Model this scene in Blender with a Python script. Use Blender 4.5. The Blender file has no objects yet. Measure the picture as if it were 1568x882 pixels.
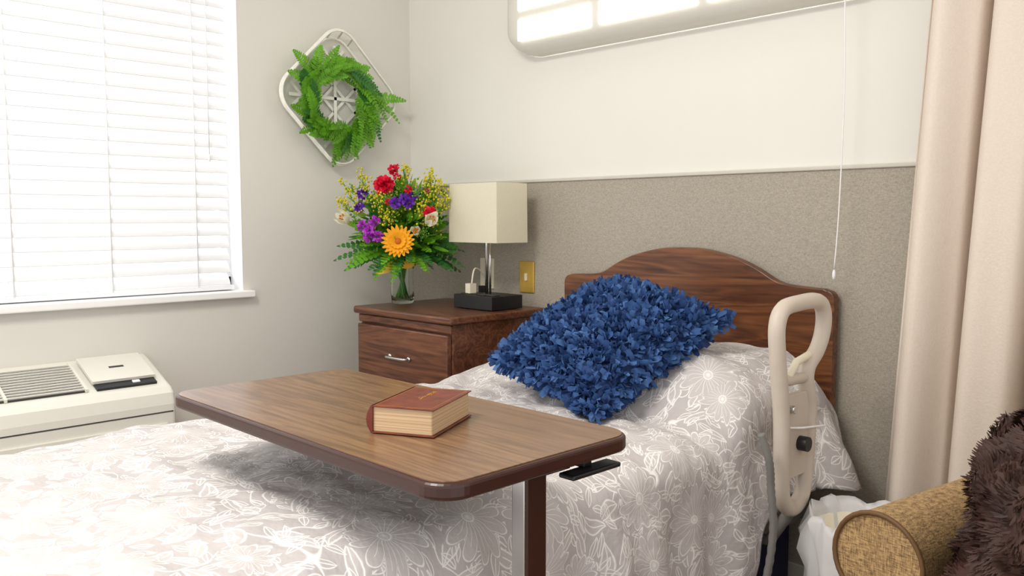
import bpy, math, random
from mathutils import Vector, Matrix, noise, Euler
random.seed(7)
R=random.random
def ru(a,b): return a+(b-a)*random.random()
S=bpy.context.scene
# ------------------------------------------------------------ materials
def srgb(r,g,b):
    f=lambda c:(c/255/12.92) if c/255<=0.04045 else ((c/255+0.055)/1.055)**2.4
    return (f(r),f(g),f(b),1)
class NT:
    def __init__(s,name):
        s.m=bpy.data.materials.new(name); s.m.use_nodes=True
        s.t=s.m.node_tree; s.b=s.t.nodes['Principled BSDF']; s.out=s.t.nodes['Material Output']
    def n(s,ty,**kw):
        nd=s.t.nodes.new(ty)
        for k,v in kw.items(): setattr(nd,k,v)
        return nd
    def l(s,a,b): s.t.links.new(a,b)
    def math(s,op,a,b=None,c=None,clamp=False):
        nd=s.n('ShaderNodeMath',operation=op); nd.use_clamp=clamp
        for i,v in enumerate((a,b,c)):
            if v is None: continue
            if isinstance(v,(int,float)): nd.inputs[i].default_value=v
            else: s.l(v,nd.inputs[i])
        return nd.outputs[0]
    def vm(s,op,a,b=None):
        nd=s.n('ShaderNodeVectorMath',operation=op)
        for i,v in enumerate((a,b)):
            if v is None: continue
            if isinstance(v,tuple): nd.inputs[i].default_value=v
            else: s.l(v,nd.inputs[i])
        return nd
    def mix(s,f,a,b):
        nd=s.n('ShaderNodeMix',data_type='RGBA')
        for i,v in ((0,f),(6,a),(7,b)):
            if isinstance(v,(tuple,float,int)): nd.inputs[i].default_value=v
            else: s.l(v,nd.inputs[i])
        return nd.outputs[2]
    def ramp(s,f,stops):
        nd=s.n('ShaderNodeValToRGB'); e=nd.color_ramp.elements
        while len(e)<len(stops): e.new(0.5)
        for i,(p,c) in enumerate(stops): e[i].position=p; e[i].color=c
        s.l(f,nd.inputs[0]); return nd.outputs[0]
    def coord(s,scale=(1,1,1),which='Object',rot=(0,0,0)):
        tc=s.n('ShaderNodeTexCoord'); mp=s.n('ShaderNodeMapping')
        mp.inputs['Scale'].default_value=scale; mp.inputs['Rotation'].default_value=rot
        s.l(tc.outputs[which],mp.inputs[0]); return mp.outputs[0]
    def noise(s,vec,scale,detail=3,dist=0):
        nd=s.n('ShaderNodeTexNoise'); nd.inputs['Scale'].default_value=scale
        nd.inputs['Detail'].default_value=detail; nd.inputs['Distortion'].default_value=dist
        s.l(vec,nd.inputs['Vector']); return nd.outputs['Fac']
    def bump(s,h,st=0.3,d=0.01):
        nd=s.n('ShaderNodeBump'); nd.inputs['Strength'].default_value=st; nd.inputs['Distance'].default_value=d
        s.l(h,nd.inputs['Height']); s.l(nd.outputs[0],s.b.inputs['Normal'])
def simple(name,rgb,rough=.5,metal=0,var=.06,vs=30,bump=0,trans=0,sub=0,emis=0):
    k=NT(name); c=srgb(*rgb); v=k.coord(); nf=k.noise(v,vs)
    lo=tuple(x*(1-var*2) for x in c[:3])+(1,); hi=tuple(min(1,x*(1+var*2)) for x in c[:3])+(1,)
    col=k.mix(nf,lo,hi); k.l(col,k.b.inputs['Base Color'])
    k.b.inputs['Roughness'].default_value=rough; k.b.inputs['Metallic'].default_value=metal
    if bump: k.bump(nf,bump,.005)
    if trans:
        t=k.n('ShaderNodeBsdfTranslucent'); k.l(col,t.inputs[0]); ms=k.n('ShaderNodeMixShader'); ms.inputs[0].default_value=trans
        k.l(k.b.outputs[0],ms.inputs[1]); k.l(t.outputs[0],ms.inputs[2]); k.l(ms.outputs[0],k.out.inputs[0])
    if emis:
        k.l(col,k.b.inputs['Emission Color']); k.b.inputs['Emission Strength'].default_value=emis
    return k.m
def wood(name,dark,mid,light,scale,rough=.35,fine=8):
    """grain runs along object X; scale = cross-grain frequency"""
    k=NT(name); v=k.coord((1.6,scale,scale))
    n1=k.noise(v,1.0,3,.9)
    rings=k.math('FRACT',k.math('MULTIPLY',n1,7.0)); rings=k.math('ABSOLUTE',k.math('SUBTRACT',rings,.5))
    v2=k.coord((5,scale*fine,scale*fine)); n2=k.noise(v2,1.0,3)
    f=k.math('ADD',k.math('MULTIPLY',rings,.50),k.math('MULTIPLY',n1,.30))
    f=k.math('ADD',f,k.math('MULTIPLY',n2,.46))
    col=k.ramp(f,[(.25,srgb(*dark)),(.5,srgb(*mid)),(.8,srgb(*light))])
    k.l(col,k.b.inputs['Base Color']); k.b.inputs['Roughness'].default_value=rough
    return k.m
def tweed(name,c1,c2,s1=60,s2=420,lo=.38,hi=.62,bs=.4):
    """short horizontal and vertical slubs"""
    k=NT(name); v1=k.coord((s1,s1,s2)); v2=k.coord((s2,s2,s1))
    a=k.noise(v1,1,2); b=k.noise(v2,1,2); f=k.math('ADD',k.math('MULTIPLY',a,.5),k.math('MULTIPLY',b,.5))
    col=k.ramp(f,[(lo,srgb(*c1)),(hi,srgb(*c2))]); k.l(col,k.b.inputs['Base Color'])
    k.b.inputs['Roughness'].default_value=.85; k.bump(f,bs,.003); return k.m
def comforter_mat():
    k=NT('floral_fabric'); uv=k.n('ShaderNodeUVMap').outputs[0]
    nz=k.n('ShaderNodeTexNoise'); nz.inputs['Scale'].default_value=11; k.l(uv,nz.inputs['Vector'])
    off=k.vm('SCALE',k.vm('SUBTRACT',nz.outputs['Color'],(.5,.5,.5)).outputs[0]); off.inputs['Scale'].default_value=.035
    uvd=k.vm('ADD',uv,off.outputs[0]).outputs[0]
    def cell(vec,scale,rnd):
        v=k.n('ShaderNodeTexVoronoi',voronoi_dimensions='2D'); v.inputs['Scale'].default_value=scale; v.inputs['Randomness'].default_value=rnd
        k.l(vec,v.inputs['Vector'])
        d=k.vm('SUBTRACT',vec,v.outputs['Position']).outputs[0]
        sx=k.n('ShaderNodeSeparateXYZ'); k.l(d,sx.inputs[0]); sc=k.n('ShaderNodeSeparateColor'); k.l(v.outputs['Color'],sc.inputs[0])
        return sx.outputs[0],sx.outputs[1],sc.outputs[0],sc.outputs[1]
    M=k.math
    def line(val,w):
        return M('SUBTRACT',1,M('SMOOTH_MIN',M('DIVIDE',M('ABSOLUTE',val),w),1,.2),clamp=True)
    x,y,r1,r2=cell(uvd,7.0,.8)
    r=M('SQRT',M('ADD',M('MULTIPLY',x,x),M('MULTIPLY',y,y)))
    ang=M('ADD',M('ARCTAN2',y,x),M('MULTIPLY',r1,6.28))
    Rf=M('ADD',.036,M('MULTIPLY',r2,.038))
    ca=M('ABSOLUTE',M('COSINE',M('MULTIPLY',ang,5.5)))
    pr=M('MULTIPLY',Rf,M('ADD',.52,M('MULTIPLY',.52,M('POWER',ca,.9))))
    L=line(M('SUBTRACT',r,pr),.0025)
    ins=M('LESS_THAN',r,pr)
    sep=M('MULTIPLY',line(M('MULTIPLY',ca,r),.0040),ins)
    ca2=M('ABSOLUTE',M('SINE',M('MULTIPLY',ang,5.5)))
    vein=M('MULTIPLY',M('MULTIPLY',line(M('MULTIPLY',ca2,r),.0028),ins),M('LESS_THAN',r,M('MULTIPLY',pr,.7)))
    cen=line(M('SUBTRACT',r,.009),.002)
    fl=M('MAXIMUM',M('MAXIMUM',L,sep),M('MAXIMUM',vein,cen))
    outm=M('GREATER_THAN',r,M('MULTIPLY',pr,1.12))
    def leaves(scale,a,b,shift):
        vec=k.vm('ADD',uvd,shift).outputs[0]
        x,y,q1,q2=cell(vec,scale,.9); an=M('MULTIPLY',q1,6.28)
        c=M('COSINE',an); s_=M('SINE',an)
        lx=M('ADD',M('MULTIPLY',x,c),M('MULTIPLY',y,s_)); ly=M('SUBTRACT',M('MULTIPLY',y,c),M('MULTIPLY',x,s_))
        ly=M('ADD',ly,M('MULTIPLY',M('MULTIPLY',lx,lx),5))
        e=M('ADD',M('ABSOLUTE',M('DIVIDE',ly,b)),M('POWER',M('ABSOLUTE',M('DIVIDE',lx,a)),2))
        o=line(M('SUBTRACT',e,1),.20); mid=M('MULTIPLY',line(ly,.0016),M('LESS_THAN',e,1))
        return M('MAXIMUM',o,mid),M('LESS_THAN',e,1)
    l1,i1=leaves(18,.034,.012,(3.1,1.7,0)); l2,i2=leaves(27,.018,.007,(7.3,4.7,0))
    nn=k.noise(uv,8,1); st=line(M('SUBTRACT',nn,.5),.008)
    lv=M('MAXIMUM',M('MAXIMUM',l1,l2),M('MULTIPLY',st,M('SUBTRACT',1,i1)))
    lv=M('MULTIPLY',lv,outm)
    tot=M('MAXIMUM',fl,lv,clamp=True)
    fill=M('MULTIPLY',M('MAXIMUM',ins,i1),.4)
    base=k.mix(fill,srgb(186,180,180),srgb(208,202,201))
    col=k.mix(M('MULTIPLY',tot,.95),base,srgb(246,244,242))
    k.l(col,k.b.inputs['Base Color']); k.b.inputs['Roughness'].default_value=.75
    fn=k.noise(uv,11,4); k.bump(fn,.5,.03)
    return k.m

M_wallL=simple('paint_greige',(221,218,211),.9,var=.01,vs=3)
M_wallB=simple('paint_cream',(231,229,222),.9,var=.01,vs=3)
M_wains=tweed('wallcovering_woven',(150,142,129),(184,176,163),150,800,.36,.64,.2)
M_white=simple('white_trim',(248,248,248),.4,var=.01)
M_rail=simple('chair_rail_grey',(205,200,190),.5,var=.02)
M_ceil=simple('ceiling_white',(244,242,239),.9,var=.01)
M_floor=wood('floor_vinyl_plank',(110,88,70),(140,116,94),(165,140,115),7,.4)
M_slat=simple('blind_slat',(244,245,248),.5,var=.01,trans=.07)
M_cordw=simple('white_cord',(240,240,240),.6,var=.02)
M_wood=wood('walnut_laminate',(60,31,17),(102,60,34),(138,88,52),13,.35)
M_woodn=wood('walnut_nightstand',(58,31,21),(98,59,40),(130,84,58),13,.3)
M_woodtop=wood('walnut_tabletop',(88,62,44),(116,86,62),(142,110,80),22,.28,4)
M_edge=simple('dark_edge_band',(56,27,21),.35,var=.1)
M_chrome=simple('brushed_steel',(210,210,210),.22,1,.03)
M_black=simple('black_plastic',(22,22,24),.4,var=.1)
M_ptac=simple('ac_plastic',(228,226,217),.45,var=.01)
M_dark=simple('vent_dark',(58,58,56),.7)
M_brass=simple('brass_plate',(210,172,80),.35,.5,.08)
M_ivory=simple('ivory_plastic',(232,224,202),.4,var=.02)
M_shade=simple('lampshade_linen',(242,237,218),.9,var=.02,vs=120,trans=.35)
M_blue=simple('blue_shag',(50,86,142),.8,var=.2,vs=60,trans=.12)
M_bluel=simple('blue_shag_light',(74,112,168),.8,var=.2,vs=60,trans=.12)
M_bluem=simple('blue_shag_deep',(36,66,120),.8,var=.2,vs=60,trans=.1)
M_blued=simple('blue_shag_dark',(26,48,94),.9,var=.2)
M_leather=simple('burgundy_leather',(104,40,24),.42,var=.4,vs=45,bump=.3)
M_pages=NT('page_edges'); _v=M_pages.coord((1,1,900)); M_pages.l(M_pages.ramp(M_pages.noise(_v,1,2),[(.3,srgb(150,108,66)),(.7,srgb(230,206,170))]),M_pages.b.inputs['Base Color']); M_pages=M_pages.m
M_gold=simple('gold_foil',(214,160,80),.35,.7)
M_beige=simple('beige_rail_plastic',(200,188,175),.45,var=.03)
M_com=comforter_mat()
M_sheet=simple('white_sheet',(238,236,234),.8,var=.02,bump=.2)
M_curt=simple('curtain_fabric',(241,229,217),.85,var=.03,vs=200,bump=.2,trans=.25)
M_chair=tweed('armchair_tweed',(106,82,52),(182,150,104),90,560)
M_piping=simple('armchair_piping',(96,66,34),.6)
M_fur=simple('brown_fur',(58,32,24),.7,var=.4,vs=25)
M_navy=simple('navy_plastic',(22,26,66),.6)
M_grey=simple('grey_steel_paint',(120,118,115),.5)
M_bag=simple('bin_liner',(242,242,244),.4,var=.02,trans=.3)
M_glass=NT('vase_glass'); M_glass.b.inputs['Base Color'].default_value=(.95,1,.96,1); M_glass.b.inputs['Roughness'].default_value=.0; M_glass.b.inputs['Transmission Weight'].default_value=1; M_glass.b.inputs['IOR'].default_value=1.2; M_glass=M_glass.m
M_stem=simple('stem_green',(86,140,50),.6)
M_fern=simple('fern_green',(108,172,34),.6,var=.28,vs=20,trans=.25)
M_leafd=simple('leaf_green',(54,116,44),.6,var=.25,vs=20,trans=.15)
M_leafm=simple('leaf_lime',(140,172,44),.6,var=.2,vs=20,trans=.2)
M_orange=simple('gerbera_orange',(252,172,14),.6,var=.08,trans=.2)
M_red=simple('carnation_red',(236,24,64),.6,var=.15,trans=.2)
M_purp=simple('statice_purple',(118,52,184),.7,var=.2,trans=.2)
M_mag=simple('magenta_petal',(190,70,204),.6,var=.15,trans=.2)
M_yel=simple('goldenrod_yellow',(212,204,44),.6,var=.2,trans=.2)
M_lily=simple('lily_white',(244,244,222),.6,var=.03,trans=.3)
M_brown=simple('gerbera_eye',(190,100,20),.8)
M_ribbon=simple('yellow_ribbon',(230,180,40),.4,var=.08)
M_basket=simple('basket_white',(242,240,230),.7,var=.08,vs=50)
k=NT('lamp_diffuser'); k.b.inputs['Base Color'].default_value=(1,1,1,1); k.b.inputs['Emission Color'].default_value=(1,.96,.88,1); k.b.inputs['Emission Strength'].default_value=3.0; M_diff=k.m
M_house=simple('lamp_housing',(224,221,212),.35,var=.01)

# ------------------------------------------------------------ mesh builder
class MB:
    def __init__(s): s.v=[]; s.f=[]; s.mi=[]; s.sm=[]; s.mats=[]
    def slot(s,m):
        if m not in s.mats: s.mats.append(m)
        return s.mats.index(m)
    def add(s,vs,fs,m,smooth=False):
        o=len(s.v); i=s.slot(m)
        s.v.extend(Vector(v) for v in vs)
        for f in fs: s.f.append([o+a for a in f]); s.mi.append(i); s.sm.append(smooth)
    def box(s,c,sz,m,rot=None):
        c=Vector(c); h=Vector(sz)/2; vs=[]
        for x in(-1,1):
            for y in(-1,1):
                for z in(-1,1):
                    p=Vector((x*h.x,y*h.y,z*h.z)); vs.append(c+(rot@p if rot else p))
        s.add(vs,[(0,1,3,2),(4,6,7,5),(0,4,5,1),(2,3,7,6),(0,2,6,4),(1,5,7,3)],m)
    def bb(s,a,b,m): s.box([(a[i]+b[i])/2 for i in range(3)],[abs(b[i]-a[i]) for i in range(3)],m)
    def tube(s,pts,r,m,seg=10,closed=False,caps=True):
        pts=[Vector(p) for p in pts]; n=len(pts); vs=[]; up=None
        for i,p in enumerate(pts):
            if closed: t=pts[(i+1)%n]-pts[i-1]
            else: t=pts[min(i+1,n-1)]-pts[max(i-1,0)]
            t.normalize()
            if up is None: up=t.orthogonal().normalized()
            else:
                up=(up-t*up.dot(t)); up=up.normalized() if up.length>1e-6 else t.orthogonal().normalized()
            b=t.cross(up); rr=r[i] if isinstance(r,(list,tuple)) else r
            for j in range(seg):
                a=2*math.pi*j/seg; vs.append(p+(up*math.cos(a)+b*math.sin(a))*rr)
        fs=[]
        for i in range(n if closed else n-1):
            for j in range(seg):
                a=i*seg+j; b=i*seg+(j+1)%seg; c=((i+1)%n)*seg+(j+1)%seg; d=((i+1)%n)*seg+j; fs.append((a,b,c,d))
        s.add(vs,fs,m,True)
        if caps and not closed:
            o=len(s.v)-n*seg
            for base in(0,(n-1)*seg):
                s.f.append([o+base+j for j in range(seg)]); s.mi.append(s.slot(m)); s.sm.append(False)
    def lathe(s,prof,c,m,seg=32):
        c=Vector(c); vs=[]; n=len(prof)
        for r,z in prof:
            for j in range(seg):
                a=2*math.pi*j/seg; vs.append(c+Vector((r*math.cos(a),r*math.sin(a),z)))
        fs=[(i*seg+j,i*seg+(j+1)%seg,(i+1)*seg+(j+1)%seg,(i+1)*seg+j) for i in range(n-1) for j in range(seg)]
        s.add(vs,fs,m,True)
    def ball(s,c,r,m,seg=8,rings=5):
        c=Vector(c); r=Vector((r,r,r)) if isinstance(r,(int,float)) else Vector(r)
        vs=[c+Vector((0,0,r.z))]
        for i in range(1,rings):
            p=math.pi*i/rings
            for j in range(seg):
                a=2*math.pi*j/seg; vs.append(c+Vector((r.x*math.sin(p)*math.cos(a),r.y*math.sin(p)*math.sin(a),r.z*math.cos(p))))
        vs.append(c-Vector((0,0,r.z))); fs=[]
        for j in range(seg): fs.append((0,1+j,1+(j+1)%seg))
        for i in range(rings-2):
            for j in range(seg): fs.append((1+i*seg+j,1+(i+1)*seg+j,1+(i+1)*seg+(j+1)%seg,1+i*seg+(j+1)%seg))
        L=len(vs)-1; o=1+(rings-2)*seg
        for j in range(seg): fs.append((L,o+(j+1)%seg,o+j))
        s.add(vs,fs,m,True)
    def prism(s,poly,axis,a,b,m):
        def P(p,t): return (t,p[0],p[1]) if axis==0 else ((p[0],t,p[1]) if axis==1 else (p[0],p[1],t))
        n=len(poly); vs=[P(p,a) for p in poly]+[P(p,b) for p in poly]
        fs=[tuple(range(n)),tuple(range(2*n-1,n-1,-1))]+[(i,(i+1)%n,n+(i+1)%n,n+i) for i in range(n)]
        s.add(vs,fs,m)
    def petal(s,base,d,side,L,W,m,curl=0.3,n=3,cup=0.15,blunt=False):
        d=Vector(d).normalized(); side=(Vector(side)-d*Vector(side).dot(d)); side=side.normalized() if side.length>1e-5 else d.orthogonal()
        nrm=side.cross(d); base=Vector(base); vs=[]
        for i in range(n+1):
            t=i/n
            w=(W/2*(.45+.85*t-.6*t**4)) if blunt else W*math.sin(math.pi*min(.97,.12+.82*t))**.8/2
            p=base+d*(L*t*(1-curl*t*.3))-nrm*(curl*L*t*t)
            vs+= [p-side*w+nrm*(cup*w), p-nrm*0, p+side*w+nrm*(cup*w)]
        fs=[]
        for i in range(n):
            for j in(0,1): a=i*3+j; fs.append((a,a+1,a+4,a+3))
        s.add(vs,fs,m,True)
    def frond(s,base,d,L,W,m,droop=.4,n=14,nrm=(0,0,1),grav=(0,0,-1)):
        d=Vector(d).normalized(); nrm=Vector(nrm); side=d.cross(nrm)
        side=side.normalized() if side.length>1e-4 else d.orthogonal().normalized()
        base=Vector(base); g=Vector(grav); pts=[]
        for i in range(n+1):
            t=i/n; pts.append(base+d*L*t+g*droop*L*t*t)
        s.tube(pts,[.0016*(1-.6*i/n) for i in range(n+1)],m,4,caps=False)
        for i in range(1,n+1):
            t=i/n; tan=(pts[i]-pts[i-1]).normalized(); w=W*(math.sin(math.pi*(.15+.8*t))**.7)*(1-.3*t)
            for sg in(-1,1):
                dd=(side*sg+tan*.55+Vector((ru(-.15,.15),ru(-.15,.15),ru(-.15,.15)))).normalized()
                s.petal(pts[i],dd,tan,w,L/n*1.0,m,ru(0,.3),2,0)
    def build(s,name,parent=None,bevel=0,recalc=True,seg=2,subsurf=0):
        lo=Vector([min(v[i] for v in s.v) for i in range(3)]); hi=Vector([max(v[i] for v in s.v) for i in range(3)])
        c=(lo+hi)/2
        me=bpy.data.meshes.new(name); me.from_pydata([v-c for v in s.v],[],s.f)
        for m in s.mats: me.materials.append(m)
        me.polygons.foreach_set('material_index',s.mi); me.polygons.foreach_set('use_smooth',s.sm)
        if recalc:
            import bmesh
            bm=bmesh.new(); bm.from_mesh(me); bmesh.ops.recalc_face_normals(bm,faces=bm.faces); bm.to_mesh(me); bm.free()
        me.update()
        ob=bpy.data.objects.new(name,me); S.collection.objects.link(ob); ob.location=c
        if bevel:
            b=ob.modifiers.new('bevel','BEVEL'); b.width=bevel; b.segments=seg; b.limit_method='ANGLE'; b.angle_limit=math.radians(40)
        if parent:
            ob.parent=parent; ob.matrix_parent_inverse=parent.matrix_world.inverted()
        return ob
def empty(name,loc):
    e=bpy.data.objects.new(name,None); e.location=loc; e.empty_display_size=.1; S.collection.objects.link(e); bpy.context.view_layer.update(); return e
def smoothpath(pts,n=6,closed=False):
    P=[Vector(p) for p in pts]; out=[]; N=len(P)
    rng=range(N if closed else N-1)
    for i in rng:
        g=(lambda k:P[k%N]) if closed else (lambda k:P[max(0,min(N-1,k))])
        p0,p1,p2,p3=g(i-1),g(i),g(i+1),g(i+2)
        for j in range(n):
            t=j/n
            out.append(.5*((2*p1)+(p2-p0)*t+(2*p0-5*p1+4*p2-p3)*t*t+(3*p1-p0-3*p2+p3)*t**3))
    if not closed: out.append(P[-1])
    return out

# ------------------------------------------------------------ room shell
XE,YE,H=3.6,-3.4,2.5
WY0,WY1,WZ0,WZ1=-.77,-2.15,.82,2.1
b=MB(); b.bb((-.14,0,0),(XE,.12,H),M_wallB); b.build('wall_back')
b=MB()
b.bb((-.14,WY0,0),(0,0,H),M_wallL); b.bb((-.14,YE,0),(0,WY1,H),M_wallL)
b.bb((-.14,WY1,0),(0,WY0,WZ0),M_wallL); b.bb((-.14,WY1,WZ1),(0,WY0,H),M_wallL); b.build('wall_left')
b=MB(); b.bb((-.14,YE,-.1),(XE,.12,0),M_floor); b.build('floor')
b=MB(); b.bb((-.14,YE,H),(XE,.12,H+.08),M_ceil); b.build('ceiling')
b=MB(); b.bb((0.001,-.007,.1),(XE,0,1.215),M_wains); b.build('trim_wainscot')
b=MB(); b.bb((0.001,-.014,1.212),(XE,0,1.223),M_rail); b.build('trim_chair_rail',bevel=.003)
b=MB(); b.bb((0.001,-.014,0),(XE,0,.1),M_rail); b.build('baseboard_back',bevel=.003)
b=MB(); b.bb((0,YE,0),(.012,-.015,.1),M_rail); b.build('baseboard_left',bevel=.003)
# window
win=empty('window_1',(-.07,(WY0+WY1)/2,WZ0))
b=MB()
b.bb((-.135,WY0-.04,WZ0),(-.09,WY0,WZ1),M_white); b.bb((-.135,WY1,WZ0),(-.09,WY1+.04,WZ1),M_white)
b.bb((-.135,WY1,WZ0),(-.09,WY0,WZ0+.05),M_white); b.bb((-.135,WY1,WZ1-.05),(-.09,WY0,WZ1),M_white)
b.bb((-.13,(WY0+WY1)/2-.02,WZ0),(-.095,(WY0+WY1)/2+.02,WZ1),M_white)
b.bb((-.14,WY0-.004,WZ0),(.001,WY0+.0,WZ1),M_white)
b.bb((-.14,WY1,WZ0-.0),(.001,WY1+.004,WZ1),M_white); b.bb((-.14,WY1,WZ1-.004),(.001,WY0,WZ1),M_white)
b.build('frame',win,.002)
b=MB(); b.bb((-.12,WY1-.03,WZ0-.022),(.035,WY0+.03,WZ0+.002),M_white); b.build('sill',win,.004)
# blinds
b=MB(); z=WZ0+.045; tilt=math.radians(52)
while z<WZ1-.06:
    ym=(WY0+WY1-.02)/2; ly=abs(WY1-WY0)-.05; vs=[]
    cc,ss=math.cos(tilt),math.sin(tilt)
    for q in range(7):
        t=(q/6-.5)*.050; bow=.0045*(1-(2*(q/6-.5))**2)
        vs+=[(-.045+t*cc+bow*ss,ym-ly/2,z-t*ss+bow*cc),(-.045+t*cc+bow*ss,ym+ly/2,z-t*ss+bow*cc)]
    tp=[(x-.0028*ss,y,zz-.0028*cc) for x,y,zz in vs]
    fs=[(2*q,2*q+1,2*q+3,2*q+2) for q in range(6)]+[(14+2*q,14+2*q+2,14+2*q+3,14+2*q+1) for q in range(6)]+[(0,14,15,1),(12,13,27,26)]
    b.add(vs+tp,fs,M_slat)
    z+=.0445
b.bb((-.07,WY1+.015,WZ0+.006),(-.02,WY0-.025,WZ0+.022),M_slat)
b.bb((-.08,WY1+.01,WZ1-.055),(-.012,WY0-.01,WZ1-.006),M_white)
for yy in(-.93,-1.22,-1.51,-1.80,-2.05):
    for xx in(-.018,-.072): b.tube([(xx,yy,WZ0+.02),(xx,yy,WZ1-.05)],.0022,M_cordw,5)
b.tube([(-.012,-.88,1.30),(-.012,-.88,WZ1-.05)],.002,M_cordw,6)
b.ball((-.012,-.88,1.295),(.006,.006,.014),M_cordw)
b.build('blinds',win)

# ------------------------------------------------------------ hospital bed
bed=empty('hospital_bed',(1.40,-1.1,0))
b=MB()
x0,x1=.925,1.885; pts=[(x0,.45),(x0,.868)]
for i in range(7):
    a=math.pi-(math.pi/2)*i/6; pts.append((x0+.022+.022*math.cos(a),.868+.022*math.sin(a)))
prof=[(.03,.893),(.12,.898),(.17,.908),(.23,.94),(.30,.968),(.40,.990),(.48,.994)]
pp=smoothpath([(u,v,0) for u,v in prof],5)
L=[(x0+p.x,p.y) for p in pp]; cx=(x0+x1)/2
Rr=[(2*cx-p[0],p[1]) for p in reversed(L)]
poly=pts+L+Rr[1:]+[(2*cx-p[0],p[1]) for p in reversed(pts)]
b.prism(poly,1,-.055,-.025,M_wood)
hb=b.build('headboard',bed,.004)
b=MB()
b.bb((.95,-2.05,.28),(1.85,-.09,.36),M_grey); b.bb((1.0,-1.9,.06),(1.8,-.1,.27),M_navy)
for xx in(1.05,1.78):
    for yy in(-.25,-1.85):
        b.tube([(xx,yy,.09),(xx,yy,.3)],.018,M_chrome); 
        b.tube([(xx-.015,yy,.045),(xx+.015,yy,.045)],.045,M_black,18)
        b.bb((xx-.02,yy-.02,.05),(xx+.02,yy+.02,.11),M_grey)
b.tube([(1.80,-.6,.30),(1.93,-.6,.22),(1.95,-.45,.18)],.008,M_chrome)
b.build('frame',bed,.004)
b=MB(); b.bb((.95,-2.08,.37),(1.85,-.08,.575),M_sheet); b.build('mattress',bed,.04,seg=4)
XR=1.99
b=MB()
loop=[(-.552,.85),(-.548,.79),(-.535,.72),(-.522,.64),(-.517,.54),(-.513,.47),(-.49,.435),(-.455,.425),(-.42,.445),(-.405,.49),(-.398,.57),(-.395,.65),(-.412,.71),(-.405,.745),(-.365,.775),(-.34,.81),(-.332,.85),(-.345,.88),(-.38,.893),(-.45,.893),(-.525,.885)]
b.tube(smoothpath([(XR,y,z) for y,z in loop],5,True),.0185,M_beige,14,closed=True)
b.tube([(XR,-.54,.725),(XR,-.41,.72)],.013,M_beige); b.tube([(XR,-.53,.70),(XR,-.46,.76),(XR,-.40,.77)],.009,M_ivory)
b.bb((XR-.012,-.525,.50),(XR+.008,-.395,.69),M_beige)
b.tube([(XR+.006,-.45,.575),(XR+.03,-.45,.575)],.017,M_black,18)
b.tube([(XR+.004,-.50,.66),(XR+.022,-.50,.66)],.009,M_chrome,12)
b.tube([(XR,-.52,.62),(XR+.022,-.47,.615),(XR+.02,-.35,.60)],.003,M_cordw,6)
b.tube([(XR,-.45,.43),(XR-.06,-.45,.33),(1.84,-.45,.32)],.014,M_grey)
b.build('assist_rail',bed,.003)
b=MB()
cord=smoothpath([(1.985,-.60,.62),(2.0,-.59,.56),(2.0,-.58,.5),(2.005,-.575,.4),(1.99,-.58,.28),(1.95,-.58,.2)],10)
b.tube(cord,[.008+.0015*(i%2) for i in range(len(cord))],M_grey,10); b.build('hose',bed)

# bedspread
def bell(t): 
    t=max(0,min(1,t)); return t*t*(3-2*t)
CX=1.405; HW=.475; YF=-2.13; TOP=.605
def spread(s,y):
    sg=1 if s>=0 else -1; a=abs(s); rr=.06; flat=HW-rr*.6
    if a<flat: x=a; dz=0; hang=0
    else:
        q=a-flat; arc=rr*math.pi/2
        if q<arc: th=q/rr; x=flat+rr*math.sin(th); dz=rr*(1-math.cos(th)); hang=0
        else: hang=q-arc; x=flat+rr; dz=rr+hang
    hL=bell((y+.62)/.34)*bell((-.05-y)/.12); hR=bell((y+.64)/.20)*bell((-.05-y)/.12)
    wgt=bell((s+.05)/.35); hy=hL*(1-wgt)+hR*wgt
    ex=1-.6*bell((a-.37)/.16)
    z=TOP+(.085+.045*wgt)*hy*ex-.012*math.exp(-((y+.66)/.03)**2)
    z+=.012*noise.noise(Vector((s*5,y*5,1)))+.009*noise.noise(Vector((s*14,y*14,3)))-.012*(a/HW)**2*(1 if a<flat else 0)
    cr=math.exp(-((y+.62)/.18)**2)*(1 if a<flat else .3)
    z+=.007*cr*math.sin(s*38+y*22+2*noise.noise(Vector((s*4,y*4,5))))
    if a>=flat: z-=.012
    z-=dz
    fl=.10*hang; 
    if sg>0: fl+=.36*hang*bell((y+.36)/.18)
    k=min(1,hang/.12)
    x+=fl+k*(.020*math.sin(y*19+1.6*math.sin(y*4.3))+.011*math.sin(y*43+2))
    if sg>0 and -.64<y<-.26: x=min(x,.475+.06)
    x+=.007*noise.noise(Vector((s*8,y*8,7)))
    return Vector((CX+sg*x,y,z))
NX,NY=150,260
vs=[];uvs=[]
for j in range(NY+1):
    y=-.07+(YF+.07)*j/NY
    dr=.36-.17*bell((y+.60)/.12)
    for i in range(NX+1):
        t=i/NX*2-1; 
        tot=HW+.04+(dr if t>0 else .30)
        s=t*tot; p=spread(s,y); vs.append(p); uvs.append((s,y))
b=MB(); fs=[(j*(NX+1)+i,j*(NX+1)+i+1,(j+1)*(NX+1)+i+1,(j+1)*(NX+1)+i) for j in range(NY) for i in range(NX)]
o=len(vs); NF=20
for j in range(1,NF+1):
    for i in range(NX+1):
        bp=vs[NY*(NX+1)+i]; d=.3*j/NF
        z=min(bp.z,TOP-d); vs.append(Vector((bp.x,YF-.05*math.sin(min(1,j/5)*math.pi/2)-.01*d,z))); uvs.append((uvs[NY*(NX+1)+i][0],YF-d))
for j in range(NF):
    for i in range(NX):
        r0=NY*(NX+1)+i if j==0 else o+(j-1)*(NX+1)+i; r1=o+j*(NX+1)+i
        fs.append((r0,r0+1,r1+1,r1))
b.add(vs,fs,M_com,True); sp=b.build('floral_bedspread',recalc=False)
uvl=sp.data.uv_layers.new(name='UVMap')
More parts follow.
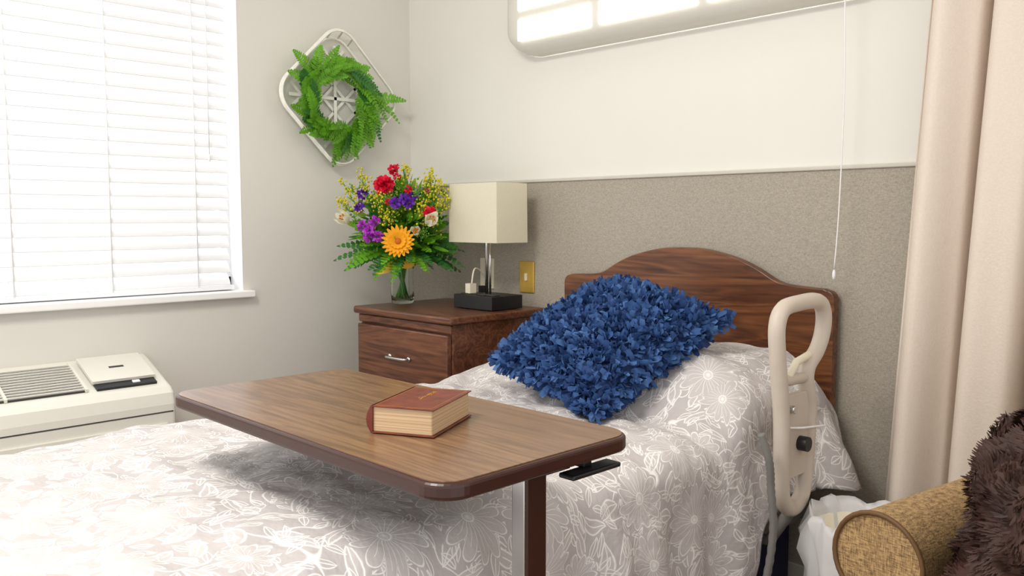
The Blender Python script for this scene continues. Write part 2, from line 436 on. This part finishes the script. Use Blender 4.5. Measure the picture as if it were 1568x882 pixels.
for lp in sp.data.loops: uvl.data[lp.index].uv=uvs[lp.vertex_index]
sm=sp.modifiers.new('thick','SOLIDIFY'); sm.thickness=.012; sm.offset=-1

# shag pillow
e1=Vector((.51,-.108,-.075)).normalized(); e2=Vector((.05,.43,.22)); e2=(e2-e1*e2.dot(e1)).normalized(); e3=e1.cross(e2)
PC=Vector((1.490,-.52,.764)); PW=.214
def pil(u,v,sd):
    w=(1-abs(u)**2.6)*(1-abs(v)**2.6); h=.075*max(0,w)**.5
    k=1-.06*(1-abs(u*v))
    return PC+e1*u*PW*k+e2*v*PW*k+e3*h*sd
b=MB(); n=24
for sd in(1,-1):
    vs=[pil(2*i/n-1,2*j/n-1,sd) for j in range(n+1) for i in range(n+1)]
    b.add(vs,[(j*(n+1)+i,j*(n+1)+i+1,(j+1)*(n+1)+i+1,(j+1)*(n+1)+i) for j in range(n) for i in range(n)],M_blued,True)
for q in range(5200):
    sd=1 if R()<.82 else -1
    u,v=ru(-1,1),ru(-1,1)
    if q%7==0: 
        if R()<.5: u=random.choice((-1,1))
        else: v=random.choice((-1,1))
    p=pil(u,v,sd)
    nr=(e3*sd*1.0+e1*(abs(u)**3*(1 if u>0 else -1))*1.3+e2*(abs(v)**3*(1 if v>0 else -1))*1.3).normalized()
    rd=Vector((ru(-1,1),ru(-1,1),ru(-1,.3)))
    d=(nr*.8+rd*.8).normalized()
    b.petal(p-nr*.003,d,Vector((ru(-1,1),ru(-1,1),ru(-1,1))),ru(.024,.038),ru(.012,.021),random.choice((M_blue,M_blue,M_bluel,M_bluem)),ru(-.6,1.0),4,ru(-.9,.9),blunt=True)
b.build('shag_throw_pillow',recalc=False)

# ------------------------------------------------------------ nightstand
ns=empty('nightstand',(.52,-.23,0))
b=MB(); b.bb((.245,-.465,.735),(.80,-.012,.762),M_woodn); b.build('top',ns,.008,seg=3)
b=MB(); b.bb((.265,-.44,.04),(.782,-.02,.734),M_woodn); b.bb((.28,-.42,0),(.77,-.03,.04),M_edge); b.build('case',ns,.002)
b=MB()
b.bb((.262,-.452,.705),(.785,-.44,.733),M_woodn)
for z0,z1 in((.49,.70),(.27,.48),(.05,.26)):
    b.bb((.270,-.462,z0),(.777,-.441,z1),M_woodn)
b.build('drawer_fronts',ns,.004)
b=MB()
for zc in(.60,.38,.16):
    xs=.523
    b.tube(smoothpath([(xs-.055,-.463,zc),(xs-.052,-.482,zc),(xs-.03,-.487,zc),(xs+.03,-.487,zc),(xs+.052,-.482,zc),(xs+.055,-.463,zc)],5),.005,M_chrome,8)
    for sg in(-1,1): b.ball((xs+sg*.053,-.465,zc),(.012,.006,.009),M_chrome)
b.build('handles',ns)

# lamp
LX,LY=.66,-.17
lamp=empty('table_lamp',(LX,LY,.762))
b=MB(); b.bb((LX-.10,LY-.075,.764),(LX+.10,LY+.075,.812),M_black)
for i in range(4): b.bb((LX-.085+i*.045,LY-.055,.812),(LX-.05+i*.045,LY-.02,.816),M_dark)
b.build('organizer_base',lamp,.006)
b=MB(); b.tube([(LX-.006,LY,.81),(LX-.006,LY,1.19)],.006,M_chrome,12); b.tube([(LX+.012,LY,.81),(LX+.012,LY,1.03)],.004,M_chrome,10)
b.tube([(LX,LY,1.04),(LX,LY,1.06)],.02,M_ivory,14)
b.ball((LX,LY,1.10),(.03,.03,.04),M_ivory,14,8)
b.tube([(LX-.12,LY,1.19),(LX+.12,LY,1.19)],.002,M_chrome,6); b.tube([(LX,LY-.07,1.19),(LX,LY+.07,1.19)],.002,M_chrome,6)
b.bb((LX-.065,LY-.05,.815),(LX-.04,LY-.02,.85),M_ivory); b.bb((LX-.05,LY-.0,.815),(LX-.03,LY+.02,.84),M_black)
b.tube(smoothpath([(LX-.045,LY-.037,.85),(LX-.05,LY-.02,.90),(LX-.07,LY+.03,.89),(LX-.09,LY+.1,.83)],5),.003,M_ivory,6)
b.build('stem',lamp)
b=MB()
sw,sd_,z0,z1=.125,.075,.998,1.205; tp=.98
o_=[(-sw,-sd_),(sw,-sd_),(sw,sd_),(-sw,sd_)]
vs=[(LX+x,LY+y,z0) for x,y in o_]+[(LX+x*tp,LY+y*tp,z1) for x,y in o_]
b.add(vs,[(i,(i+1)%4,4+(i+1)%4,4+i) for i in range(4)],M_shade)
sh=b.build('shade',lamp); sm=sh.modifiers.new('t','SOLIDIFY'); sm.thickness=.003
for nm,xc,zc,mt in(('wall_outlet',.700,.868,M_brass),('wall_outlet',.485,.872,M_ivory)):
    b=MB(); b.bb((xc-.037,-.014,zc-.058),(xc+.037,-.007,zc+.058),mt)
    if mt is M_brass: b.bb((xc-.006,-.022,zc-.014),(xc+.006,-.013,zc+.014),M_ivory)
    else:
        for dz in(-.025,.025): b.bb((xc-.016,-.017,zc+dz-.013),(xc+.016,-.013,zc+dz+.013),M_ivory)
    b.build(nm,bevel=.003)

# ------------------------------------------------------------ bouquet
bq=empty('flower_bouquet',(.33,-.30,.762)); VX,VY=.33,-.30; Z0=.763
b=MB()
b.lathe([(.001,.003),(.038,.003),(.042,.01),(.044,.05),(.040,.10),(.041,.13),(.050,.160),(.047,.160),(.038,.13),(.037,.10),(.040,.05),(.037,.014),(.001,.012)],(VX,VY,Z0),M_glass)
b.build('vase',bq)
b=MB()
for i in range(24):
    a=ru(0,6.28); r0=ru(0,.03); r1=ru(.0,.028); 
    b.tube([(VX+r0*math.cos(a),VY+r0*math.sin(a),Z0+.02),(VX-r1*math.cos(a+.5),VY-r1*math.sin(a+.5),Z0+.15),(VX+.05*math.cos(a+.8),VY+.05*math.sin(a+.8),Z0+.26)],.0028,M_stem if i%3 else M_leafd,6)
b.build('stems',bq)
CAMR=Vector((.70,.713,0)); TW=Vector((.713,-.70,0))
def bp(du,v,dep):
    return Vector((VX,VY,0))+CAMR*du+TW*dep+Vector((0,0,v))
b=MB()
def okd(p): return p.y<-.03 and p.x>.04
for i in range(130):
    a=ru(0,6.28); el=ru(-.2,1.1); d=Vector((math.cos(a)*math.cos(el),math.sin(a)*math.cos(el),math.sin(el)))
    p=Vector((VX,VY,.965))+d*.05; Lf=ru(.13,.20)
    if not okd(p+d*Lf*.8): continue
    b.frond(p,d,Lf,ru(.025,.038),M_leafd if R()<.6 else M_fern,ru(.1,.35),10,nrm=Vector((0,0,1))+TW*.8)
for i in range(420):
    a=ru(0,6.28); el=ru(-.3,1.5); d=Vector((math.cos(a)*math.cos(el),math.sin(a)*math.cos(el),math.sin(el)))
    p=Vector((VX,VY,1.02))+Vector((d.x*.15,d.y*.15,d.z*.17))*ru(.4,1)
    b.petal(p,d,Vector((ru(-1,1),ru(-1,1),ru(-1,1))),ru(.04,.075),ru(.012,.026),random.choice((M_leafd,M_fern,M_fern,M_leafm)),ru(-.2,.5),4)
b.build('foliage',bq,recalc=False)
def ruff(b,c,r,m,n=90,L=.5):
    for i in range(n):
        d=Vector((random.gauss(0,1),random.gauss(0,1),random.gauss(0,1))).normalized()
        b.petal(c+d*r*.35,d,Vector((ru(-1,1),ru(-1,1),ru(-1,1))),r*.7,r*.6,m,ru(-.3,.5),2,ru(-.5,.5))
def gerb(b,c,d,r,m,me):
    d=Vector(d).normalized(); u=d.orthogonal().normalized(); w=d.cross(u)
    for ring,(n,k,t) in enumerate(((20,1,.05),(18,.8,.2),(14,.5,.45))):
        for i in range(n):
            a=6.283*(i+.5*ring)/n; q=u*math.cos(a)+w*math.sin(a)
            b.petal(c+q*r*.12+d*.002*ring,q+d*t,d.cross(q),r*k*.9,r*.30,m,.15,3,.1,blunt=False)
    b.ball(c+d*.004,r*.2,me,10,6)
def lily(b,c,d,r,m):
    d=Vector(d).normalized(); u=d.orthogonal().normalized(); w=d.cross(u)
    for i in range(6):
        a=6.283*i/6; q=u*math.cos(a)+w*math.sin(a); b.petal(c,q*.8+d*.9,d.cross(q),r,r*.42,m,.45 if i%2 else .3,5,.3)
    for i in range(5):
        a=6.283*i/5; q=u*math.cos(a)+w*math.sin(a); b.tube([c,c+d*r*.6+q*r*.15],.0012,M_yel,4); b.ball(c+d*r*.62+q*r*.15,.004,M_brown,6,4)
def spray(b,c,d,L,m,n=45,sp=.035,rb=.0045):
    d=Vector(d).normalized()
    for i in range(n):
        t=R(); p=c+d*L*t+Vector((random.gauss(0,1),random.gauss(0,1),random.gauss(0,1)))*sp*.5*(1.1-t*.8)
        b.ball(p,rb*ru(.6,1.2),m,5,4)
    for i in range(6):
        q=c+d*L*ru(.1,.9); b.tube([c,q+Vector((ru(-1,1),ru(-1,1),ru(-1,1)))*sp*.4],.0012,M_stem,4)
px=.00245
def at(u,v,dep): return bp((u-615)*px,1.08-(v-335)*px*1.0,dep)
b=MB()
gerb(b,at(620,367,.20),TW+Vector((0,0,.25)),.060,M_orange,M_brown)
ruff(b,at(597,286,.14),.036,M_red,130); ruff(b,at(606,262,.07),.020,M_red,50); ruff(b,at(664,325,.17),.024,M_red,60); ruff(b,at(612,272,.07),.016,M_red,30); ruff(b,at(632,292,.14),.016,M_red,30); ruff(b,at(604,310,.17),.012,M_red,24)
lily(b,at(662,340,.18),TW+CAMR*.5+Vector((0,0,.4)),.065,M_lily); lily(b,at(545,338,.15),TW-CAMR*.6+Vector((0,0,.5)),.06,M_lily)
lily(b,at(645,352,.18),TW+Vector((0,0,.1)),.045,M_lily)
for u,v,dp in((628,306,.18),(615,312,.18),(640,300,.14),(563,298,.1),(560,318,.12),(634,312,.17)): ruff(b,at(u,v,dp),.022,M_purp,45)
for u,v,dp in((578,352,.19),(568,345,.18),(590,360,.19),(584,338,.17),(576,360,.18)): ruff(b,at(u,v,dp),.022,M_mag,45)
for u,v,dx,L in((650,305,.5,.09),(665,315,.8,.08),(657,290,.4,.07),(556,312,-.6,.09),(572,295,-.4,.08),(645,330,.6,.07),(590,325,-.2,.06),(600,345,.1,.05),(548,325,-.8,.07),(674,325,.8,.06),(625,285,.1,.08),(608,330,0,.05),(668,300,.5,.06)):
    spray(b,at(u,v,ru(.08,.17)),CAMR*dx+Vector((0,0,1)),L,M_yel,46,.035,.0042)
for u,v in((612,275),(625,290),(588,300),(655,310)): 
    p=at(u,v,.05); b.tube([p,p+Vector((0,0,.05))],.0015,M_stem,4); ruff(b,p+Vector((0,0,.045)),.011,M_red,18)
for i in range(60): spray(b,at(ru(548,680),ru(290,370),ru(.02,.17)),(ru(-1,1),ru(-1,1),1),.04,random.choice((M_yel,M_fern,M_leafm)),12,.03,.0038)
b.build('blooms',bq,recalc=False)
b=MB()
b.tube([(VX+.046*math.cos(a*.3927),VY+.046*math.sin(a*.3927),Z0+.148) for a in range(16)],.007,M_ribbon,8,closed=True)
for du,dv,w in((-.06,.0,.035),(-.05,-.015,.03),(.05,.0,.03),(-.07,-.03,.025)):
    p=bp(-.01,Z0+.15,.065); b.petal(p,CAMR*du+Vector((0,0,dv)),Vector((0,0,1)),abs(du)*.9+.02,w,M_ribbon,.1,4,.4)
b.petal(bp(-.03,Z0+.15,.065),-CAMR-Vector((0,0,.6)),Vector((0,0,1)),.08,.018,M_ribbon,.2,4,.2)
b.build('ribbon_bow',bq,recalc=False)

# ------------------------------------------------------------ wreath basket
wy,wz=-.38,1.545
wr=empty('fern_wreath_basket',(.03,wy,wz))
def diamond(x,r,cr=.10,n=8):
    P=[]; 
    h=r
    for k in range(4):
        a0=math.pi/2*k+0
        c=Vector((math.cos(a0),math.sin(a0)))*(h-cr*1.0)
        for i in range(n+1):
            a=a0-math.pi/4+math.pi/2*i/n; P.append((x,wy+c.x+cr*math.cos(a),wz+c.y+cr*math.sin(a)))
    return P
b=MB()
for x,r,t in((.055,.256,.005),(.062,.252,.004),(.015,.230,.005)): b.tube(diamond(x,r,.085),t,M_basket,8,closed=True)
A=diamond(.058,.256,.085); B2=diamond(.012,.230,.085); nA=len(A)
for i in range(0,nA,3): b.tube([A[i],B2[i]],.004,M_basket,6)
dg=Vector((0,.7071,.7071)); dh=Vector((0,-.7071,.7071))
for q in(-.10,-.035,.035,.10):
    for e,f in((dg,dh),(dh,dg)):
        c=Vector((.012,wy,wz))+e*q; rot=Matrix((Vector((1,0,0)),f,Vector((1,0,0)).cross(f))).transposed()
        b.box(c,(.002,.33,.011),M_basket,rot)
for a in(0,math.pi/2):
    b.box((.020,wy,wz),(.003,.012,.40) if a else (.003,.40,.012),M_basket)
b.build('basket',wr,recalc=False)
b=MB(); wc=wy-.012
for i in range(104):
    a=6.283*i/104+ru(-.05,.05); r=ru(.095,.145); p=Vector((ru(.05,.08),wc+r*math.cos(a),wz-.01+r*math.sin(a)))
    tg=Vector((0,-math.sin(a),math.cos(a)))*-1; out=Vector((0,math.cos(a),math.sin(a)))
    d=tg*ru(.7,1)+out*ru(-.35,.5)+Vector((ru(.0,.5),0,0))
    b.frond(p,d,ru(.08,.15),ru(.022,.034),M_fern if R()<.85 else M_leafd,ru(.05,.3),13,nrm=(1,0,0))
for a,L in((2.5,.17),(.1,.19),(2.8,.15),(5.0,.13),(5.4,.12),(4.6,.13)):
    out=Vector((.25,math.cos(a),math.sin(a))); b.frond(Vector((.06,wc+.10*math.cos(a),wz+.10*math.sin(a))),out,L,.032,M_fern,.1,16,nrm=(1,0,0))
b.tube([(.055,wc+.125*math.cos(i*.2618),wz-.01+.125*math.sin(i*.2618)) for i in range(24)],.006,M_leafd,6,closed=True)
b.build('fern_ring',wr,recalc=False)

# ------------------------------------------------------------ PTAC
ac=empty('wall_air_conditioner',(.13,-1.7,.3))
Y1,Y2=-1.135,-2.25
b=MB()
b.prism([(0.001,.10),(.22,.10),(.245,.13),(.25,.50),(.243,.535),(.225,.552),(.02,.632),(0.001,.634)],1,Y2,Y1,M_ptac)
b.build('case',ac,.012,seg=3)
sl=Vector((.205,0,-.08)).normalized(); nn=Vector((.08,0,.205)).normalized(); rot=Matrix((sl,Vector((0,1,0)),nn)).transposed()
mid=Vector((.1225,0,.592))
b=MB()
gc=-1.79; gw=.82
b.box(mid+Vector((0,gc,0))+nn*.001,(.165,gw,.008),M_dark,rot)
for i in range(11): b.box(mid+Vector((0,gc,0))+nn*.006+sl*(-.075+i*.015),(.004,gw,.008),M_ptac,rot)
for yy in(-1.385,-1.60,-1.82,-2.04): b.box(mid+Vector((0,yy,0))+nn*.007,(.17,.008,.010),M_ptac,rot)
b.build('discharge_grille',ac)
b=MB()
b.box(mid+Vector((0,-1.265,0))+nn*.012-sl*.02,(.15,.19,.010),M_ptac,rot)
b.box(mid+Vector((0,-1.265,0))+nn*.003+sl*.068,(.035,.18,.010),M_black,rot)
b.box(mid+Vector((0,-1.235,0))+nn*.010+sl*.070,(.012,.022,.004),M_white,rot)
b.box(mid+Vector((0,-1.265,0))+nn*.0175-sl*.02,(.01,.045,.001),M_dark,rot)
b.build('control_panel',ac,.003)
b=MB()
for z in(.42,.385,.35,.315,.28,.245,.21): b.bb((.248,Y2+.02,z),(.256,Y1-.03,z+.022),M_ptac)
b.bb((.2485,Y2+.01,.475),(.2515,Y1-.01,.479),M_dark)
b.build('intake_louvers',ac,.003)

# ------------------------------------------------------------ overbed table
tb=empty('overbed_table',(1.73,-1.41,0))
def rrect(x0,y0,x1,y1,r,n=8):
    P=[]
    for cx_,cy_,a0 in((x1-r,y1-r,0),(x0+r,y1-r,90),(x0+r,y0+r,180),(x1-r,y0+r,270)):
        for i in range(n+1):
            a=math.radians(a0+90*i/n); P.append((cx_+r*math.cos(a),cy_+r*math.sin(a)))
    return P
TX0,TX1,TY0,TY1=1.315,2.118,-1.600,-1.212
b=MB(); b.prism(rrect(TX0,TY0,TX1,TY1,.045),2,.731,.7545,M_edge); b.build('edge_band',tb,.006,seg=3)
b=MB(); b.prism(rrect(TX0+.006,TY0+.006,TX1-.006,TY1-.006,.04),2,.753,.756,M_woodtop); b.build('top',tb)
b=MB()
b.bb((1.998,-1.365,.10),(2.026,-1.322,.70),M_chrome); b.bb((2.026,-1.365,.10),(2.031,-1.322,.70),M_edge)
b.bb((1.75,-1.39,.705),(2.06,-1.30,.730),M_black)
b.bb((1.97,-1.44,.03),(2.06,-1.29,.10),M_grey)
for yy in(-1.55,-1.21): b.bb((1.35,yy-.02,.03),(2.05,yy+.02,.06),M_grey)
b.bb((1.99,-1.57,.03),(2.05,-1.19,.06),M_grey)
b.build('column',tb,.004)
b=MB(); b.bb((2.02,-1.30,.710),(2.085,-1.28,.720),M_black); b.bb((2.075,-1.345,.704),(2.105,-1.235,.712),M_black); b.build('release_lever',tb,.003)

# book
bk=empty('leather_book',(1.85,-1.42,.76))
ang=math.radians(27); rz=Matrix.Rotation(ang,3,'Z'); O=Vector((1.851,-1.416,.7572))
def bx(b,c,sz,m): b.box(O+rz@Vector(c),sz,m,rz)
b=MB(); w,l,h=.104,.155,.041
bx(b,(0,0,.001),(w,l,.002),M_leather); bx(b,(0,0,h),(w,l,.002),M_leather)
prof=[(-w/2,0),(-w/2-.006,h*.25),(-w/2-.008,h*.5),(-w/2-.006,h*.75),(-w/2,h+.001),(-w/2+.004,h+.001),(-w/2+.003,0)]
n=len(prof); vs=[O+rz@Vector((x,sg*l/2,z)) for sg in(-1,1) for x,z in prof]
b.add(vs,[tuple(range(n)),tuple(range(2*n-1,n-1,-1))]+[(i,(i+1)%n,n+(i+1)%n,n+i) for i in range(n)],M_leather)
b.build('cover',bk,.0008)
b=MB(); bx(b,(-.001,0,h/2+.0005),(w-.006,l-.006,h-.0022),M_pages); b.build('page_block',bk,.002)
b=MB()
for i in range(10):
    if i==5: continue
    bx(b,(.0,.045-i*.006+ru(-.001,.001),h+.0013),(.004+.004*R(),.003,.0004),M_gold)
    bx(b,(ru(-.006,.006),.04-i*.006,h+.0013),(.002,.005,.0004),M_gold)
for sx in(-1,1): bx(b,(sx*(w/2-.006),0,h+.0012),(.0008,l-.012,.0003),M_gold)
for sy in(-1,1): bx(b,(0,sy*(l/2-.006),h+.0012),(w-.012,.0008,.0003),M_gold)
b.build('gilt_lettering',bk)

# ------------------------------------------------------------ overbed light
fx=empty('overbed_wall_light',(1.35,-.05,1.78))
FX0,FX1,FZ0,FZ1=.655,2.02,1.655,1.93
b=MB(); sect=[(0,0),(.03,.0),(.06,.006),(.085,.022),(.098,.05),(.10,.14),(.098,.225),(.085,.253),(.06,.27),(.03,.275),(0,.275)]
NXF=80; vs=[]
for i in range(NXF+1):
    x=FX0+(FX1-FX0)*i/NXF; e=min(x-FX0,FX1-x); r=.12
    q=1 if e>=r else math.sqrt(max(0,1-((r-e)/r)**2)); q=.35+.65*q
    for dy,dz in sect:
        zc=.1375; vs.append((x,-.002-dy*(.4+.6*q),FZ0+zc+(dz-zc)*q))
m=len(sect); fs=[(i*m+j,i*m+j+1,(i+1)*m+j+1,(i+1)*m+j) for i in range(NXF) for j in range(m-1)]
fs+=[tuple(range(m)),tuple(range(NXF*m+m-1,NXF*m-1,-1))]
b.add(vs,fs,M_house,True); b.build('housing',fx)
b=MB()
xs=[.745,1.072,1.108,1.472,1.508,1.862,1.89,1.95]
for i in range(0,8,2):
    x0_,x1_=xs[i],xs[i+1]
    b.bb((x0_,-.106,1.697),(x1_,-.097,1.770),M_diff); b.bb((x0_,-.106,1.80),(x1_,-.097,1.87),M_diff)
b.build('diffuser_panels',fx,.003)
b=MB(); b.tube(smoothpath([(1.905,-.09,1.68),(1.91,-.085,1.4),(1.905,-.085,1.1),(1.897,-.085,.95)],4),.0018,M_cordw,6); b.ball((1.897,-.085,.935),(.005,.005,.014),M_cordw)
b.build('pull_cord',fx)

# ------------------------------------------------------------ curtain
b=MB(); NXc,NZc=220,30; vs=[]
for j in range(NZc+1):
    z=.06+2.42*j/NZc; k=1-j/NZc
    xl=2.18-.155*k; xr=2.95+.05*k
    for i in range(NXc+1):
        t=i/NXc; x=xl+(xr-xl)*t
        ph=t*6.283*6.4+.5*math.sin(z*1.1+t*5)+.6
        y=-.16-.10*t+(.045+.015*k)*math.sin(ph)+.016*math.sin(ph*2.3+z)
        x+=.018*math.cos(ph)
        vs.append((x,y,z))
b.add(vs,[(j*(NXc+1)+i,j*(NXc+1)+i+1,(j+1)*(NXc+1)+i+1,(j+1)*(NXc+1)+i) for j in range(NZc) for i in range(NXc)],M_curt,True)
cu=b.build('privacy_curtain',recalc=False); sm=cu.modifiers.new('t','SOLIDIFY'); sm.thickness=.003

# ------------------------------------------------------------ armchair
ch=empty('armchair',(2.75,-.75,0))
ax=Vector((.16,.987,0)).normalized(); sx=Vector((ax.y,-ax.x,0)); AO=Vector((2.405,-1.01,0))
Rm=Matrix((sx,ax,Vector((0,0,1)))).transposed()
def arm(b,off):
    P=AO+sx*off; r=.070; zc=.58
    prof=[]
    for i in range(25):
        a=math.radians(-50+280*i/24); prof.append((r*math.cos(a),zc+r*math.sin(a)))
    prof+= [(-.045,.12),(.045,.12)]
    n=len(prof); L=.52
    vs=[P+sx*x+ax*t+Vector((0,0,z)) for t in(0,L) for x,z in prof]
    b.add(vs,[tuple(range(n)),tuple(range(2*n-1,n-1,-1))],M_chair)
    b.add(vs,[(i,(i+1)%n,n+(i+1)%n,n+i) for i in range(n)],M_chair,True)
    b.tube([P+sx*x*1.0-ax*.002+Vector((0,0,z)) for x,z in prof],.004,M_piping,6,closed=True)
b=MB(); arm(b,0); arm(b,.66); b.build('arms',ch)
b=MB(); b.box(AO+sx*.33+ax*.27+Vector((0,0,.24)),(.55,.5,.2),M_chair,Rm); b.box(AO+sx*.33+ax*.24+Vector((0,0,.385)),(.54,.5,.10),M_chair,Rm); b.box(AO+sx*.33+ax*.52+Vector((0,0,.5)),(.64,.12,.66),M_chair,Rm)
b.build('seat_and_back',ch,.03,seg=4)
b=MB()
for u in(-.02,.68):
    for v in(.05,.5): b.tube([AO+sx*u+ax*v,AO+sx*u+ax*v+Vector((0,0,.13))],.018,M_edge,10)
b.build('legs',ch)
# fur throw
b=MB(); TC=Vector((2.715,-.948,.635)); nu,nv=60,34
def fp(i,j):
    a=6.2832*i/nu; p=math.pi*j/nv
    d=Vector((math.sin(p)*math.cos(a),math.sin(p)*math.sin(a),math.cos(p)))
    k=1+.16*noise.noise(d*2.3)+.09*noise.noise(d*6)
    q=Vector((d.x*.205*k,d.y*.235*k,(abs(d.z)**.85*(1 if d.z>0 else -1))*.25*k)); q.z=max(q.z,-.19)
    return TC+q,d
vs=[fp(i,j)[0] for j in range(nv+1) for i in range(nu)]
b.add(vs,[(j*nu+i,j*nu+(i+1)%nu,(j+1)*nu+(i+1)%nu,(j+1)*nu+i) for j in range(nv) for i in range(nu)],M_fur,True)
for q in range(30000):
    i,j=ru(0,nu),nv*math.acos(ru(-.95,1))/math.pi; p,d=fp(i,j)
    tg=(d*.3+Vector((0,0,-1))*.5+Vector((noise.noise(p*16),noise.noise(p*16+Vector((5,5,5))),noise.noise(p*16+Vector((9,1,3)))))*2.6+Vector((ru(-1,1),ru(-1,1),ru(-1,1)))*.25).normalized()
    if tg.dot(d)<.1: tg=(tg+d*(.25-tg.dot(d))).normalized()
    b.petal(p,tg,d.cross(tg)+Vector((ru(-.3,.3),ru(-.3,.3),ru(-.3,.3))),ru(.010,.017),.0035,M_fur,.3,2,0)
b.build('fur_throw_blanket',recalc=False)

# waste basket
wb=empty('waste_basket',(2.12,-.40,0))
b=MB(); b.lathe([(.001,.0),(.075,.0),(.095,.40),(.09,.40),(.072,.01)],(2.12,-.40,.001),M_ivory,24); b.build('bin',wb,recalc=False)
b=MB(); vs=[]; n=48
for j in range(9):
    for i in range(n):
        a=6.283*i/n; r=[.088,.094,.104,.112,.114,.112,.11,.112,.108][j]+.010*noise.noise(Vector((math.cos(a)*5,math.sin(a)*5,j*.6)))*min(j,4)
        z=[.36,.41,.43,.42,.38,.34,.30,.26,.23][j]+.014*noise.noise(Vector((math.cos(a)*3,math.sin(a)*3,j*.3+9)))*min(j,4)*.9
        vs.append((2.12+r*math.cos(a),-.40+r*math.sin(a),z))
b.add(vs,[(j*n+i,j*n+(i+1)%n,(j+1)*n+(i+1)%n,(j+1)*n+i) for j in range(8) for i in range(n)],M_bag,True); b.build('liner',wb,recalc=False)

# ------------------------------------------------------------ lights
def area(name,loc,target,sx_,sy_,power,col):
    l=bpy.data.lights.new(name,'AREA'); l.shape='RECTANGLE'; l.size=sx_; l.size_y=sy_; l.energy=power; l.color=col
    o=bpy.data.objects.new(name,l); S.collection.objects.link(o); o.location=loc
    o.rotation_euler=(Vector(target)-Vector(loc)).to_track_quat('-Z','Y').to_euler(); return o
area('window_daylight',(-.35,-1.46,1.6),(1.5,-1.46,1.0),1.4,1.5,13,(.90,.95,1))
area('ceiling_fill',(1.7,-2.3,2.44),(1.7,-2.0,0),.8,.5,34,(1,.96,.88))  # added warm fill from overhead to brighten the room; no fixture modelled
w=bpy.data.worlds.new('World'); S.world=w; w.use_nodes=True
bg=w.node_tree.nodes['Background']; bg.inputs[0].default_value=(1,.985,.955,1); bg.inputs[1].default_value=1.12
# ------------------------------------------------------------ camera
cam=bpy.data.cameras.new('Camera'); co=bpy.data.objects.new('Camera',cam); S.collection.objects.link(co); S.camera=co
cam.lens=36*1311/1568; cam.sensor_width=36; cam.clip_start=.02
co.location=(2.9,-2.25,1.08)
d=Vector((-.7133*.9968,.7009*.9968,-.0802)); co.rotation_euler=d.to_track_quat('-Z','Y').to_euler()
S.view_settings.view_transform='Standard'; S.view_settings.look='None'; S.view_settings.exposure=.27
